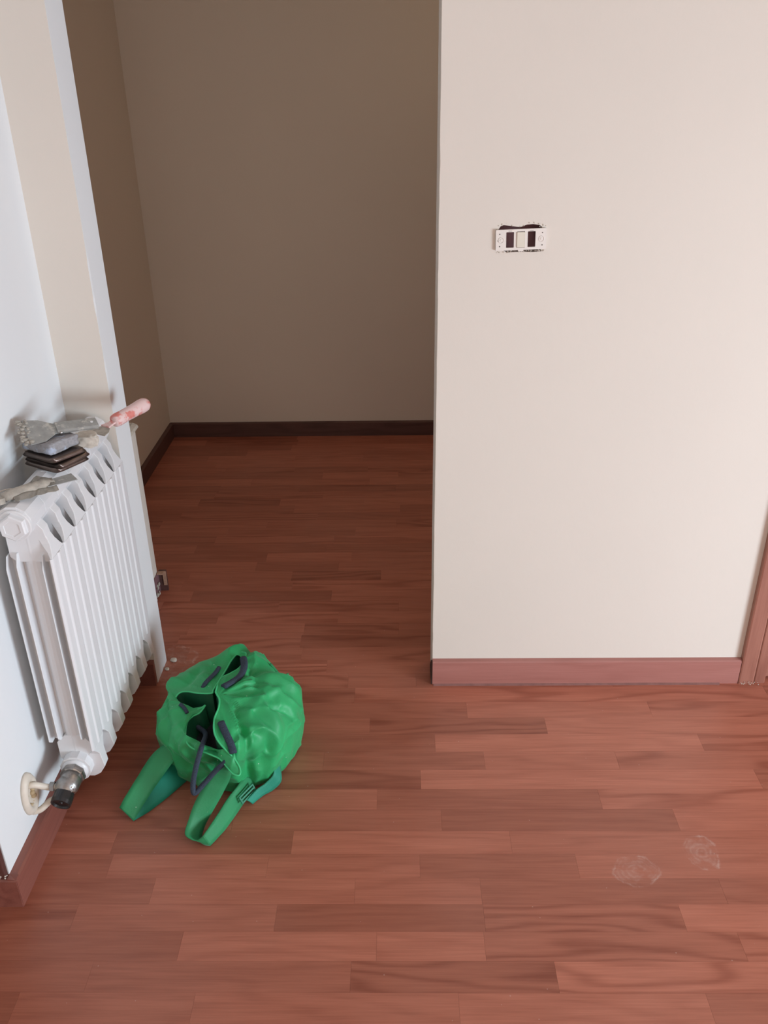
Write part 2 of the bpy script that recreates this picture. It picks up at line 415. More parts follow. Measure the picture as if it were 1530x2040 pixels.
# switch wall, with the ragged hole of the flush box
SWX, SWZ = 0.2835, 1.252
hole = [(-.050, -.019), (-.052, .020), (-.047, .0285), (-.040, .031), (-.020, .0285), (-.003, .0262), (.004, .0285), (.012, .0315), (.026, .0325), (.041, .0305), (.047, .026), (.047, -.0275), (.030, -.0290), (.0, -.0282), (-.03, -.0290)]
bm = bmesh.new()
N = 200; left = []
for i in range(N + 1):
    z = H * (1 - i / N)
    j = noise.noise(Vector((z * 3, 4.3, 2))) * 0.0018 + max(0, noise.noise(Vector((z * 16, 2.7, 5)))) * 0.0026
    left.append((XR + 0.001 + abs(j) * (1.0 if z < 1.45 else 0.3), z))
XD0, XD1, ZD = 1.03, 1.85, 2.10     # door opening
outer = [(XD0, 0), (XD0, ZD), (XD1, ZD), (XD1, 0), (2.9, 0), (2.9, H)] + left
vo = [bm.verts.new((x, YF, z)) for x, z in outer]; vh = [bm.verts.new((SWX + x, YF, SWZ + z)) for x, z in hole]
eo = [bm.edges.new((vo[i], vo[(i + 1) % len(vo)])) for i in range(len(vo))]
eh = [bm.edges.new((vh[i], vh[(i + 1) % len(vh)])) for i in range(len(vh))]
bmesh.ops.triangle_fill(bm, edges=eo + eh, use_beauty=True)
vb = [bm.verts.new((SWX + x, YF + 0.05, SWZ + z)) for x, z in hole]
cav = bmesh.new()
for i in range(len(vh)): bm.faces.new((vh[i], vh[(i + 1) % len(vh)], vb[(i + 1) % len(vh)], vb[i]))
# ragged arris -> reveal
vl = vo[6:]; vr = [bm.verts.new((XR, YF + 0.006, v.co.z)) for v in vl]; vr2 = [bm.verts.new((XR, YB, v.co.z)) for v in vl]
for i in range(len(vl) - 1):
    bm.faces.new((vl[i], vl[i + 1], vr[i + 1], vr[i])); bm.faces.new((vr[i], vr[i + 1], vr2[i + 1], vr2[i]))
for a, b in (((XR, 0), (XD0, H)), ((XD1, 0), (2.9, H)), ((XD0, ZD), (XD1, H))):
    q = [bm.verts.new((x, YB, z)) for x, z in ((a[0], a[1]), (b[0], a[1]), (b[0], b[1]), (a[0], b[1]))]; bm.faces.new(q)
for x0, z0, x1, z1 in ((XD0, 0, XD0, ZD), (XD0, ZD, XD1, ZD), (XD1, ZD, XD1, 0)):
    bm.faces.new([bm.verts.new(c) for c in ((x0, YF, z0), (x1, YF, z1), (x1, YB, z1), (x0, YB, z0))])
wf = struct(obj('wall_front', bm, M['wall'], recalc=False))
bm = bmesh.new(); box(bm, (SWX - .054, YF + .028, SWZ - .034), (SWX + .054, YF + .05, SWZ + .036))
bm.faces.ensure_lookup_table(); obj('flush_box', bm, M['cavity'], wf)
bm = bmesh.new()
for k in range(26):
    a = random.choice(hole[2:12]); c = Vector((SWX + a[0] + random.uniform(-.006, .008), YF - 0.0006, SWZ + a[1] + random.uniform(0.0005, .004)))
    r = random.uniform(.0005, .0016); bmesh.ops.create_icosphere(bm, subdivisions=1, radius=r, matrix=Matrix.Translation(c))
pl = obj('chipped_plaster', bm, M['plaster'], wf)

wall_box('wall_passage_left', (XA - 0.12, YB, 0), (XA, YA + 0.12, H))
wall_box('wall_passage_end', (XA, YA, 0), (2.9, YA + 0.12, H))
bm = bmesh.new()
for a, b in (((-2.2, -2.52, 0), (FILL_WIN['x0'], -2.4, H)), ((FILL_WIN['x1'], -2.52, 0), (2.9, -2.4, H)), ((FILL_WIN['x0'], -2.52, 0), (FILL_WIN['x1'], -2.4, FILL_WIN['z0'])), ((FILL_WIN['x0'], -2.52, FILL_WIN['z1']), (FILL_WIN['x1'], -2.4, H))): box(bm, a, b)
struct(obj('wall_back', bm, M['wall']))
w2 = struct(empty('fill_window', ((FILL_WIN['x0'] + FILL_WIN['x1']) / 2, -2.46, FILL_WIN['z0']))); hx = (FILL_WIN['x1'] - FILL_WIN['x0']) / 2; hz = FILL_WIN['z1'] - FILL_WIN['z0']  # invented window built round the added warm fill, out of view
for a, b in (((-hx, -.03, 0), (-hx + .06, .03, hz)), ((hx - .06, -.03, 0), (hx, .03, hz)), ((-.04, -.03, .06), (.04, .03, hz - .06)), ((-hx + .06, -.03, 0), (hx - .06, .03, .06)), ((-hx + .06, -.03, hz - .06), (hx - .06, .03, hz))):
    bx('window_frame', a, b, M['enamel'], w2, 0.004)
for a, b in ((-hx + .06, -.04), (.04, hx - .06)): bx('pane', (a, -.003, .06), (b, .003, hz - .06), M['glass'], w2)
wall_box('wall_far_left', (-2.32, -2.52, 0), (-2.2, YC, H))
wall_box('wall_return_left', (-2.32, YC, 0), (XL - 0.12, YC + 0.12, H))
struct(bx('ceiling', (-2.4, -2.6, H), (3.1, YA + 0.2, H + 0.1), M['ceiling']))
bm = bmesh.new()
for a, b in (((2.9, -2.52, 0), (3.02, WIN['y0'], H)), ((2.9, WIN['y1'], 0), (3.02, YA + .12, H)),
             ((2.9, WIN['y0'], 0), (3.02, WIN['y1'], WIN['z0'])), ((2.9, WIN['y0'], WIN['z1']), (3.02, WIN['y1'], H))): box(bm, a, b)
struct(obj('wall_right', bm, M['wall']))
win = struct(empty('window_1', (2.96, (WIN['y0'] + WIN['y1']) / 2, WIN['z0'])))
ym = 0; yl = WIN['y0'] - win.location.y; yr = -yl; zt = WIN['z1'] - WIN['z0']
for a, b in (((-.03, yl, 0), (.03, yl + .06, zt)), ((-.03, yr - .06, 0), (.03, yr, zt)), ((-.03, -.04, .06), (.03, .04, zt - .06)), ((-.03, yl + .06, 0), (.03, yr - .06, .06)), ((-.03, yl + .06, zt - .06), (.03, yr - .06, zt))):
    bx('window_frame', a, b, M['enamel'], win, 0.004)
for a, b in ((yl + .06, -.04), (.04, yr - .06)): bx('pane', (-.003, a, .06), (.003, b, zt - .06), M['glass'], win)

# low boxed-in ledge against the passage wall, its cap broken at the end
led = struct(empty('trim_1', (-0.9, YB, 0)))
def rel(o, p): return tuple(p[i] - o.location[i] for i in range(3))
bx('plastered_box', rel(led, (XA, YB + .001, 0)), rel(led, (XL, 2.525, 0.600)), M['wall'], led, 0.003)
bm = bmesh.new(); 
prism(bm, [(XA + .9, 0), (XL + .9 + .004, 0), (XL + .9 + .010, .006), (XL + .9 + .006, .014), (XL + .9 - .006, .020), (XA + .9, .021)], 1, 0.002, 2.532 - YB, Matrix.Translation((0, 0, .600)))
obj('plaster_cap', bm, M['plaster'], led)

# ------------------------------------------------------------------ skirtings
def skirting(name, x0, x1, yface, th, h, m, axis='x', face=-1, lo=0.0):
    bm = bmesh.new()
    P = [(0, 0), (th, 0), (th, h * .94), (th * .75, h * .985), (0, h * 1.02)]
    if axis == 'x': prism(bm, [(yface + face * a, b) for a, b in P], 0, x0, x1)
    else: prism(bm, [(yface + face * a, b) for a, b in P], 1, x0, x1)
    return struct(obj(name, bm, m))
skirting('baseboard_front', XR + .001, 0.983, YF, .014, .0815, M['skirting'])
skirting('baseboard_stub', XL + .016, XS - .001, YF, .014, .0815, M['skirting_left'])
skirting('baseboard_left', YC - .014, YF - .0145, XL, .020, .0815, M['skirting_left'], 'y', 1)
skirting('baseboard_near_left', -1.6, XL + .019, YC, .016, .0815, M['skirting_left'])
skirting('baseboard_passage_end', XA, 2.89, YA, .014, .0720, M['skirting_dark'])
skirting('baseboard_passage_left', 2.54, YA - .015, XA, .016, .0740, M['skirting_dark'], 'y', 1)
# bead of dust and filler at the foot of the front skirting, end gap of raw board
bm = bmesh.new(); prism(bm, [(YF - .0205, 0.0), (YF - .0135, 0.0), (YF - .0142, .0035)], 0, XR + .004, .93)
obj('dust_bead', bm, simple('dusty_filler', srgb(150, 105, 98), .9), wf)
bm = bmesh.new(); prism(bm, [(YF - .013, .002), (YB - .03, .002), (YF + .006, .074), (YF - .008, .080)], 0, XR - .0030, XR + .0005)
obj('end_grain', bm, simple('end_gap', srgb(70, 48, 42), .9), wf)

# broken end of the skirting on the boxed-in ledge
brk = empty('broken_baseboard', (XL, 2.45, 0))
tag(brk, 'broken baseboard end with pale raw edge and rubble on the floor behind the radiator', 'baseboard')
def R2(*p): return rel(brk, p)
bm = bmesh.new(); prism(bm, [R2(0, 2.13, .0)[1:], R2(0, 2.528, .0)[1:], R2(0, 2.528, .075)[1:], R2(0, 2.13, .075)[1:]], 0, .0, .0035)
obj('glue_patch', bm, M['cavity'], brk)
bm = bmesh.new(); box(bm, R2(XL + .004, 2.523, .0), R2(XL + .030, 2.533, .079)); obj('return_board', bm, M['skirting_dark'], brk)
bm = bmesh.new(); box(bm, R2(XL + .019, 2.519, .024), R2(XL + .030, 2.5228, .079)); obj('raw_edge', bm, M['rawwood'], brk)['label'] = 'pale raw split wood'
bm = bmesh.new(); box(bm, R2(XL + .0036, 2.505, .074), R2(XL + .024, 2.5228, .0785)); obj('raw_splinter', bm, M['rawwood'], brk)
bm = bmesh.new()
for k in range(30):
    c = Vector(R2(XL + random.uniform(.004, .012), random.uniform(2.36, 2.515), random.uniform(.004, .05)))
    bmesh.ops.create_icosphere(bm, subdivisions=1, radius=random.uniform(.003, .008), matrix=Matrix.Translation(c) @ Matrix.Diagonal((.6, 1.4, 1, 1)))
ob = obj('rubble', bm, M['caked'], brk); ob['kind'] = 'stuff'

# ------------------------------------------------------------------ doors / casings
dr = struct(empty('door_1', (0.984, YF, 0)))
def D2(*p): return rel(dr, p)
def casing_piece(x0, x1, ya, z1):
    bm = bmesh.new(); w_ = x1 - x0
    prism(bm, [(x0 - .984, 0.0), (x0 - .984, ya * .9), (x0 - .984 + w_ * .08, ya), (x0 - .984 + w_ * .88, ya * 1.0), (x1 - .984, ya * .82), (x1 - .984, 0)], 2, .0, z1)
    return bm
obj('casing', casing_piece(.984, 1.0285, -.017, 2.16), M['casing'], dr)
obj('casing', casing_piece(1.031, 1.062, -.013, 2.14), M['casing'], dr)
bx('jamb', D2(1.0305, YF - .004, 0), D2(1.050, YB, 2.10), M['casing'], dr, .001)
bx('door_stop', D2(1.050, YF + .052, 0), D2(1.064, YB - .012, 2.09), M['casing'], dr, .002)
bx('casing', D2(1.853, YF - .017, 0), D2(1.925, YF, 2.16), M['casing'], dr, .003)
bx('casing', D2(.984, YF - .0165, 2.16), D2(1.925, YF, 2.235), M['casing'], dr, .003)
bx('jamb', D2(1.83, YF - .004, 0), D2(1.8499, YB, 2.10), M['casing'], dr, .001)
lf = bx('door_leaf', D2(1.053, YF + .010, .006), D2(1.827, YF + .050, 2.085), M['casing'], dr, .002)
bm = bmesh.new(); lathe(bm, D2(1.77, YF + .010, 1.02), (0, -1, 0), [(0, .024), (.006, .024), (.008, .010), (.045, .009)], 20)
tube(bm, [D2(1.77, YF - .030, 1.02), D2(1.74, YF - .036, 1.02), D2(1.66, YF - .036, 1.02)], .008, 12); obj('door_handle', bm, M['chrome'], dr, True)
bm = bmesh.new(); 
for k in range(14):
    c = Vector(D2(random.uniform(.986, 1.045), YF - .019 - random.uniform(0, .004), random.uniform(.001, .012)))
    bmesh.ops.create_icosphere(bm, subdivisions=1, radius=random.uniform(.0008, .0022), matrix=Matrix.Translation(c))
ob = obj('plaster_splash', bm, M['plaster'], dr); ob['kind'] = 'stuff'
# dark timber lining on the near end of the radiator wall
ln = struct(empty('door_2', (XL, YC, 0)))
bx('jamb', (-.11, -.0145, .083), (-.0015, -.0001, 2.15), M['jamb'], ln, .002)
bx('jamb', (-1.2, -.0145, .083), (-1.11, -.0001, 2.15), M['jamb'], ln, .002)
bx('jamb', (-1.2, -.0145, 2.15), (-.0015, -.0001, 2.24), M['jamb'], ln, .002)
bx('door_leaf', (-1.108, -.010, .083), (-.112, -.0001, 2.148), M['jamb'], ln, .002)
bm = bmesh.new()
for k in range(22):
    c = Vector((-.004 + random.uniform(-.012, .004), -.015 + random.uniform(-.002, .012), .085 + random.uniform(0, .010)))
    bmesh.ops.create_icosphere(bm, subdivisions=1, radius=random.uniform(.0008, .0024), matrix=Matrix.Translation(c))
ob = obj('plaster_splash', bm, M['plaster'], ln); ob['kind'] = 'stuff'

# ------------------------------------------------------------------ light switch without its cover
sw = empty('light_switch', (SWX, YF, SWZ)); sw.rotation_euler = (0, -math.radians(1.7), 0)
tag(sw, 'ivory light switch frame without its cover over a hole in the wall', 'switch')
hw, hh = .0570, .0228
bm = bmesh.new(); yf = -.0062; yk = -.0012
ow = .0088; oh = .0172; cxs = (-.0248, -.0006, .0238)
def rrect(cx, cz, a, b, r, n=4):
    out = []
    for qx, qz, s in ((1, 1, 0), (-1, 1, 1), (-1, -1, 2), (1, -1, 3)):
        for k in range(n + 1):
            an = (s + k / n) * PI / 2; out.append((cx + qx * (a - r) + r * math.cos(an), cz + qz * (b - r) + r * math.sin(an)))
    return out
loops = [rrect(0, 0, hw, hh, .0022)] + [rrect(c, 0, ow if i != 1 else .0095, oh if i != 1 else .0178, .0014) for i, c in enumerate(cxs)]
es = []; fv = []
for L in loops:
    vs = [bm.verts.new((x, yf, z)) for x, z in L]; fv.append(vs)
    es += [bm.edges.new((vs[i], vs[(i + 1) % len(vs)])) for i in range(len(vs))]
bmesh.ops.triangle_fill(bm, edges=es, use_beauty=True)
for vs in fv:
    bk = [bm.verts.new((v.co.x, yk, v.co.z)) for v in vs]
    for i in range(len(vs)): bm.faces.new((vs[i], vs[(i + 1) % len(vs)], bk[(i + 1) % len(vs)], bk[i]))
obj('support_frame', bm, M['plastic'], sw)
bm = bmesh.new(); prism(bm, [(-.0091, -.0168), (.0091, -.0168), (.0091, .0168), (-.0091, .0168)], 1, -.0030, -.0085, Matrix.Translation((cxs[1], 0, 0)))
bmesh.ops.bevel(bm, geom=list(bm.edges), offset=.0008, segments=2, affect='EDGES')
ob = obj('rocker', bm, M['rocker'], sw)
for x, z in ((-.0482, .0135), (-.0482, -.0135), (-.0515, -.001), (.0478, .0135), (.0478, -.0135)):
    bm = bmesh.new(); lathe(bm, (x, yf + .0005, z), (0, -1, 0), [(0, .0014), (.0008, .0014)], 12)
    obj('screw_hole', bm, M['hole'], sw)
for x in (-.0450, .0460):
    bm = bmesh.new(); tube(bm, [(x + .0058 * math.cos(a * PI / 12), yf - .0003, .0062 * math.sin(a * PI / 12)) for a in range(25)], .0007, 6, cap=False)
    lathe(bm, (x, yf + .0003, .0), (0, -1, 0), [(0, .0030), (.0010, .0028), (.0012, .001)], 14); obj('screw_slot', bm, M['plastic'], sw)
for c in (cxs[0], cxs[2]): bx('clip', (c - .004, yf - .0004, .0192), (c + .004, yf + .001, .0198), M['hole'], sw)
bx('lug', (-.006, yf + .001, -.0262), (.006, yk, -.0226), M['plastic'], sw)
bm = bmesh.new(); rs = random.Random(3)
for k in range(40):
    c = Vector((rs.uniform(-.055, .055), -.0008, -.0245 - rs.uniform(0, .004)))
    bmesh.ops.create_icosphere(bm, subdivisions=1, radius=rs.uniform(.0005, .0015), matrix=Matrix.Translation(c))
ob = obj('plaster_crumbs', bm, M['plaster'], sw); ob['kind'] = 'stuff'

# ------------------------------------------------------------------ radiator: seven aluminium sections
YR, PT, NS = 1.487, 0.0725, 7
rad = empty('radiator', (-.75, YR + PT * NS / 2, 0))
tag(rad, 'white sectional radiator on the left wall, plaster tools lying on top', 'radiator')
LC = rad.location
def section_bm():
    bm = bmesh.new(); wd = PT; T = Matrix.Translation((-LC.x, 0, 0))
    # fluted front plate
    f = [(.0008, -.7040), (.0030, -.7008), (.0080, -.6998), (.0290, -.6993), (.0325, -.6970), (.0360, -.6964), (.0395, -.6970), (.0430, -.6993), (.0640, -.6998), (.0695, -.7008), (.0717, -.7040), (.0717, -.7060), (.0008, -.7060)]
    prism(bm, [(x, y) for y, x in f], 2, .2150, .7220, T)
    # shoulders: the plate narrows and leans back to the header
    def loft(levels):
        rings = []
        for z, xf, ya, yb, xb in levels:
            rings.append([bm.verts.new(T @ Vector(c)) for c in ((xf, ya, z), (xf, yb, z), (xb, yb, z), (xb, ya, z))])
        for a, b in zip(rings, rings[1:]):
            for k in range(4): bm.faces.new((a[k], a[(k + 1) % 4], b[(k + 1) % 4], b[k]))
        bm.faces.new(rings[0][::-1]); bm.faces.new(rings[-1])
    loft([(.722, -.700, .0030, .0695, -.705), (.732, -.7025, .0120, .0605, -.712), (.748, -.7075, .0215, .0515, -.725), (.770, -.7155, .0255, .0475, -.738), (.800, -.7275, .0270, .0460, -.752), (.836, -.743, .0275, .0450, -.760), (.843, -.752, .0280, .0445, -.765)])
    loft([(.215, -.700, .0030, .0695, -.705), (.205, -.699, .0120, .0605, -.709), (.190, -.697, .0220, .0510, -.722), (.150, -.692, .0240, .0490, -.745), (.128, -.706, .0250, .0480, -.750), (.118, -.722, .0260, .0470, -.752)])
    for z0, z1, xa_ in ((.705, .800, -.796), (.165, .243, -.792)):
        prism(bm, [(xa_, z0 + .012), (xa_ + .012, z0), (-.712, z0), (-.706, z0 + .012), (-.716, z1 - .02), (-.730, z1), (xa_ + .02, z1), (xa_, z1 - .02)], 1, wd / 2 - .013, wd / 2 + .013, T)
    # headers and waterway
    def ring8(cx, cz, r, flat): return [(cx + r * math.cos(a), min(cz + r * math.sin(a), flat)) for a in [PI / 12 + k * PI / 6 for k in range(12)]]
    prism(bm, ring8(-.760, .806, .037, .8425), 1, .0004, wd - .0004, T)
    prism(bm, ring8(-.752, .162, .036, 1), 1, .0004, wd - .0004, T)
    n = 16; P = [(-.752 + .020 * math.cos(2 * PI * k / n), wd / 2 + .0135 * math.sin(2 * PI * k / n)) for k in range(n)]
    prism(bm, P, 2, .165, .805, T)
    box(bm, (-.7995, wd / 2 - .0015, .225), (-.7045, wd / 2 + .0015, .720), T)
    for x, z0, z1 in ((-.801, .228, .722), (-.779, .236, .728), (-.727, .236, .722)):
        prism(bm, [(.0170, z0), (.0555, z0), (.0680, z0 + .012), (.0680, z1 - .025), (.0560, z1), (.0165, z1), (.0045, z1 - .025), (.0045, z0 + .012)], 0, x, x + .0025, T)
    return bm
s0 = obj('radiator_section', section_bm(), M['enamel'], rad)
bv = s0.modifiers.new('soft', 'BEVEL'); bv.width = .0012; bv.segments = 2; bv.limit_method = 'ANGLE'; bv.angle_limit = math.radians(35)
for k in range(NS):
    s = s0 if k == 0 else s0.copy()
    if k: COL.objects.link(s)
    s.parent = rad; s.location = (0, YR + k * PT - LC.y, 0)
def RL(x, y, z): return (x - LC.x, y - LC.y, z)
bm = bmesh.new(); lathe(bm, RL(-.757, YR + .0005, .803), (0, -1, 0), [(0, .0335), (.005, .0335), (.0065, .031)], 28)
lathe(bm, RL(-.757, YR - .005, .803), (0, -1, 0), [(0, .0285), (.011, .0285), (.0135, .0255), (.0135, .018), (.012, .017)], 6, PI / 7)
obj('end_plug', bm, M['enamel'], rad)
bm = bmesh.new(); lathe(bm, RL(-.757, YR + PT * NS - .0005, .803), (0, 1, 0), [(0, .0285), (.0015, .0285)], 20); obj('end_plug', bm, M['enamel'], rad)
for k in (1, 5):   # hanging brackets
    bm = bmesh.new(); box(bm, RL(XL, YR + PT * k - .003, .770), RL(-.77, YR + PT * k + .003, .778)); obj('bracket', bm, M['enamel'], rad)
# valve
vb_ = empty('valve', RL(-.752, YR, .162)); vb_.parent = rad; vb_.scale = (1.0, 1.0, 1.0)
bm = bmesh.new(); lathe(bm, (0, .0008, 0), (0, -1, 0), [(0, .0300), (.004, .0300), (.006, .027), (.010, .025)], 26); obj('bush', bm, M['enamel'], vb_, True)
bm = bmesh.new(); lathe(bm, (0, -.008, 0), (0, -1, 0), [(0, .0260), (.004, .0285), (.010, .0290), (.016, .0280), (.018, .024)], 8, .3); obj('union_nut', bm, M['chrome'], vb_)
bm = bmesh.new()
tube(bm, [(0, -.022, 0), (0, -.034, -.001), (-.002, -.050, -.003), (-.004, -.060, -.004)], [.0245, .0245, .0250, .021], 20)
tube(bm, [(-.002, -.048, -.002), (-.018, -.050, -.004), (-.028, -.051, -.002)], [.0195, .0175, .013], 16)
tube(bm, [(-.004, -.048, -.010), (-.010, -.052, -.034), (-.022, -.054, -.040)], [.013, .011, .009], 14)
bmesh.ops.create_uvsphere(bm, u_segments=18, v_segments=10, radius=.0255, matrix=Matrix.Translation((-.003, -.048, -.003)))
obj('valve_body', bm, M['chrome'], vb_, True)
bm = bmesh.new(); lathe(bm, (-.030, -.051, -.002), (-1, 0, 0), [(0, .0115), (.010, .0115), (.012, .008)], 6, .2); obj('compression_nut', bm, M['chrome'], vb_)
bm = bmesh.new(); lathe(bm, (-.018, -.054, -.040), (-1, -.02, 0), [(0, .0105), (.009, .0105), (.011, .007)], 6, .1); obj('compression_nut', bm, M['chrome'], vb_)
bm = bmesh.new(); lathe(bm, (.006, -.058, -.006), (.45, -.7, -.45), [(-.004, .010), (.004, .0115), (.010, .011)], 8, .2); obj('lock_nut', bm, M['chrome'], vb_)
bm = bmesh.new(); lathe(bm, (-.005, -.058, -.010), (-.10, -.93, -.30), [(0, .0185), (.004, .0220), (.024, .0230), (.032, .0220), (.0325, .0190), (.028, .0165), (.0275, .005), (.030, .004)], 26); obj('hand_wheel', bm, M['black'], vb_, False)['label'] = 'black stop end of the valve'
for z0, z1, ye in ((.187 - .162, -.002, 0), (-.050, -.040, -.002)):
    bm = bmesh.new(); tube(bm, smooth_pts([(XL + .752 - .012, -.078, z0 - .004), (XL + .752 + .014, -.072, z0 - .002), (-.044, -.054 + ye, z1 + .001), (-.026, -.051 + ye, z1)], 6), .0072, 14)
    obj('pipe', bm, M['pipe'], vb_, True)
ros = empty('pipe_rosette', (XL, 1.408, .166)); tag(ros, 'cream oval rosette on the wall where the radiator pipes come out', 'pipe cover')
bm = bmesh.new(); n = 40; prof = [(.0002, 1.0), (.006, .98), (.011, .88), (.013, .74), (.011, .60), (.004, .52), (.001, .46)]; rings = []
for t_, k_ in prof:
    rings.append([bm.verts.new((t_, .033 * k_ * math.cos(2 * PI * i / n), .056 * k_ * math.sin(2 * PI * i / n))) for i in range(n)])
for a, b in zip(rings, rings[1:]):
    for i in range(n): bm.faces.new((a[i], a[(i + 1) % n], b[(i + 1) % n], b[i]))
bm.faces.new(rings[-1]); bm.faces.new(rings[0][::-1])
obj('ring', bm, M['pipe'], ros, True)
bm = bmesh.new()
for k in range(16):
    an = random.uniform(0, 2 * PI); c = Vector((.004, .020 * math.cos(an) * random.random(), .034 * math.sin(an)))
    bmesh.ops.create_icosphere(bm, subdivisions=2, radius=random.uniform(.003, .007), matrix=Matrix.Translation(c))
obj('filler', bm, simple('yellowed_filler', srgb(214, 188, 150), .9, var=.1), ros, True)

# ------------------------------------------------------------------ tools on the radiator
ZT = .8432
def plate_mesh(wu, wv, lip=.006, dome=.0025, n=20):
    """rounded rectangular cover plate with turned-down rim and two small windows' worth of dish"""
    bm = bmesh.new(); rows = []
    for i in range(n + 1):
        row = []
        for j in range(n + 1):
            u = 2 * i / n - 1; v = 2 * j / n - 1
            su = math.copysign(abs(u) ** .7, u); sv = math.copysign(abs(v) ** .7, v)
            k = max(abs(u), abs(v)); q = (su ** 8 + sv ** 8) ** (1 / 8) if (abs(su) + abs(sv)) else 1
            s = k / q * 1.0 if q > 1e-6 and k > .85 else 1.0
            z = dome * (1 - k ** 4) - (lip if i in (0, n) or j in (0, n) else 0)
            row.append(bm.verts.new((su * s * wu / 2, sv * s * wv / 2, z)))
        rows.append(row)
    for i in range(n):
        for j in range(n): bm.faces.new((rows[i][j], rows[i + 1][j], rows[i + 1][j + 1], rows[i][j + 1]))
    bmesh.ops.solidify(bm, geom=list(bm.faces), thickness=.0016)
    return bm
SP = [((-.744, 1.706), 0.0, 'lowest'), ((-.742, 1.709), 3.0, 'middle'), ((-.748, 1.711), -2.5, 'top')]
plabels = ['lowest of the bronze switch cover plates stacked on the radiator',
           'middle bronze switch cover plate of the stack on the radiator',
           'bronze switch cover plate directly under the grey sponge on the radiator']
me0 = None
for k, ((cx, cy), dg, _) in enumerate(SP):
    if me0 is None:
        ob = obj('switch_plate', plate_mesh(.112, .094), M['bronze'], smooth=True); me0 = ob
    else:
        ob = me0.copy(); COL.objects.link(ob)
    ob.location = (cx, cy, ZT + .0085 + k * .0092); ob.rotation_euler = (math.radians((0, 1.5, -1)[k]), math.radians((0, 2, -1.5)[k]), math.radians(-30 + dg))
    tag(ob, plabels[k], 'cover plate', 'bronze cover plates stacked on the radiator')
def blob(name, dims, loc, rot, m, seed, amp=.12, sub=4, sq=.55):
    bm = bmesh.new(); bmesh.ops.create_cube(bm, size=1.0); bmesh.ops.subdivide_edges(bm, edges=list(bm.edges), cuts=11, use_grid_fill=True)
    for v in bm.verts:
        s = v.co.normalized() * .62; p = v.co.lerp(s, sq * .5)
        p *= 1 + amp * noise.noise(p * 3.5 + Vector((seed, 0, 0))) + amp * .5 * noise.noise(p * 9 + Vector((seed, 3, 0)))
        v.co = Vector((p.x * dims[0], p.y * dims[1], p.z * dims[2]))
    o = obj(name, bm, m, smooth=True); o.location = loc; o.rotation_euler = [math.radians(a) for a in rot]; return o
sp = blob('sponge', (.092, .078, .024), (-.755, 1.716, ZT + .0450), (0, -1, -30), M['sponge'], 2.0, .07, sq=.25)
tag(sp, 'grey and pale blue plaster-soaked sponge on the stacked plates', 'sponge')
# all-metal scraper on top of the sponge
sc = empty('metal_scraper', (-.740, 1.724, .9140)); tag(sc, 'grey all-metal scraper with a hanging hole lying across the sponge', 'scraper')
sc.rotation_euler = (math.radians(22), math.radians(5), math.radians(34))
bm = bmesh.new()
prism(bm, [(-.062, -.041), (-.030, -.036), (-.005, -.016), (.012, -.0125), (.012, .0125), (-.005, .018), (-.030, .034), (-.062, .039)], 2, -.0012, .0012)
obj('blade', bm, M['zinc'], sc)
bm = bmesh.new(); n = 14
prof = [(-.0160, -.001), (-.0170, .004), (-.012, .0065), (0, .0075), (.012, .0065), (.0170, .004), (.0160, -.001), (.0, .004)]
prism(bm, prof, 0, .000, .088); obj('handle', bm, M['zinc'], sc)
bm = bmesh.new(); lathe(bm, (.076, 0, .0065), (0, 0, 1), [(0, .0030), (.0012, .0030), (.0014, .0018)], 16); obj('hanging_hole', bm, M['enamel'], sc)
bm = bmesh.new(); lathe(bm, (.006, -.0135, .001), (0, 0, 1), [(-.003, .005), (.002, .006), (.004, .003)], 14); obj('rivet', bm, M['chrome'], sc, True)
bm = bmesh.new(); rs = random.Random(5)
for k in range(46):
    c = Vector((rs.uniform(-.074, -.055), rs.uniform(-.044, .040), rs.uniform(-.001, .003)))
    bmesh.ops.create_icosphere(bm, subdivisions=1, radius=rs.uniform(.002, .0055), matrix=Matrix.Translation(c) @ Matrix.Diagonal((1.2, 1, .6, 1)))
obj('plaster_crust', bm, M['caked'], sc, True)
# putty knife with the red handle, pointing past the stub
pk = empty('putty_knife', (-.671, 1.897, .8650)); tag(pk, 'putty knife with a red plaster-smeared handle sticking out past the wall end', 'putty knife')
dv = Vector((.058, .100, .012)).normalized(); pk.rotation_euler = dv.to_track_quat('X', 'Z').to_euler()
bm = bmesh.new(); L = .118
pr = [(-.004, .010), (0, .0150), (.010, .0165), (.030, .0155), (.060, .0160), (.090, .0175), (.100, .0170), (.108, .0135), (.111, .006)]
lathe(bm, (0, 0, 0), (1, 0, 0), pr, 24); obj('handle', bm, M['pink'], pk, True)['label'] = 'red handle smeared with pink-white plaster'
bm = bmesh.new(); prism(bm, [(.000, -.007), (.000, .007), (-.018, .010), (-.030, .013), (-.030, -.013), (-.018, -.010)], 2, -.0025, .0015); obj('tang', bm, M['pink'], pk)
bm = bmesh.new(); prism(bm, [(-.028, -.013), (-.028, .013), (-.045, .028), (-.062, .034), (-.062, -.030), (-.045, -.026)], 2, -.0018, -.0006, Matrix.Rotation(math.radians(-3), 4, 'Y')); obj('blade', bm, M['caked'], pk)
lump = blob('plaster_lump', (.046, .040, .028), (-.705, 1.795, ZT + .016), (0, 0, 20), M['plaster'], 9, .2)
tag(lump, 'cream lump of dried plaster on the radiator behind the stacked plates', 'plaster lump')
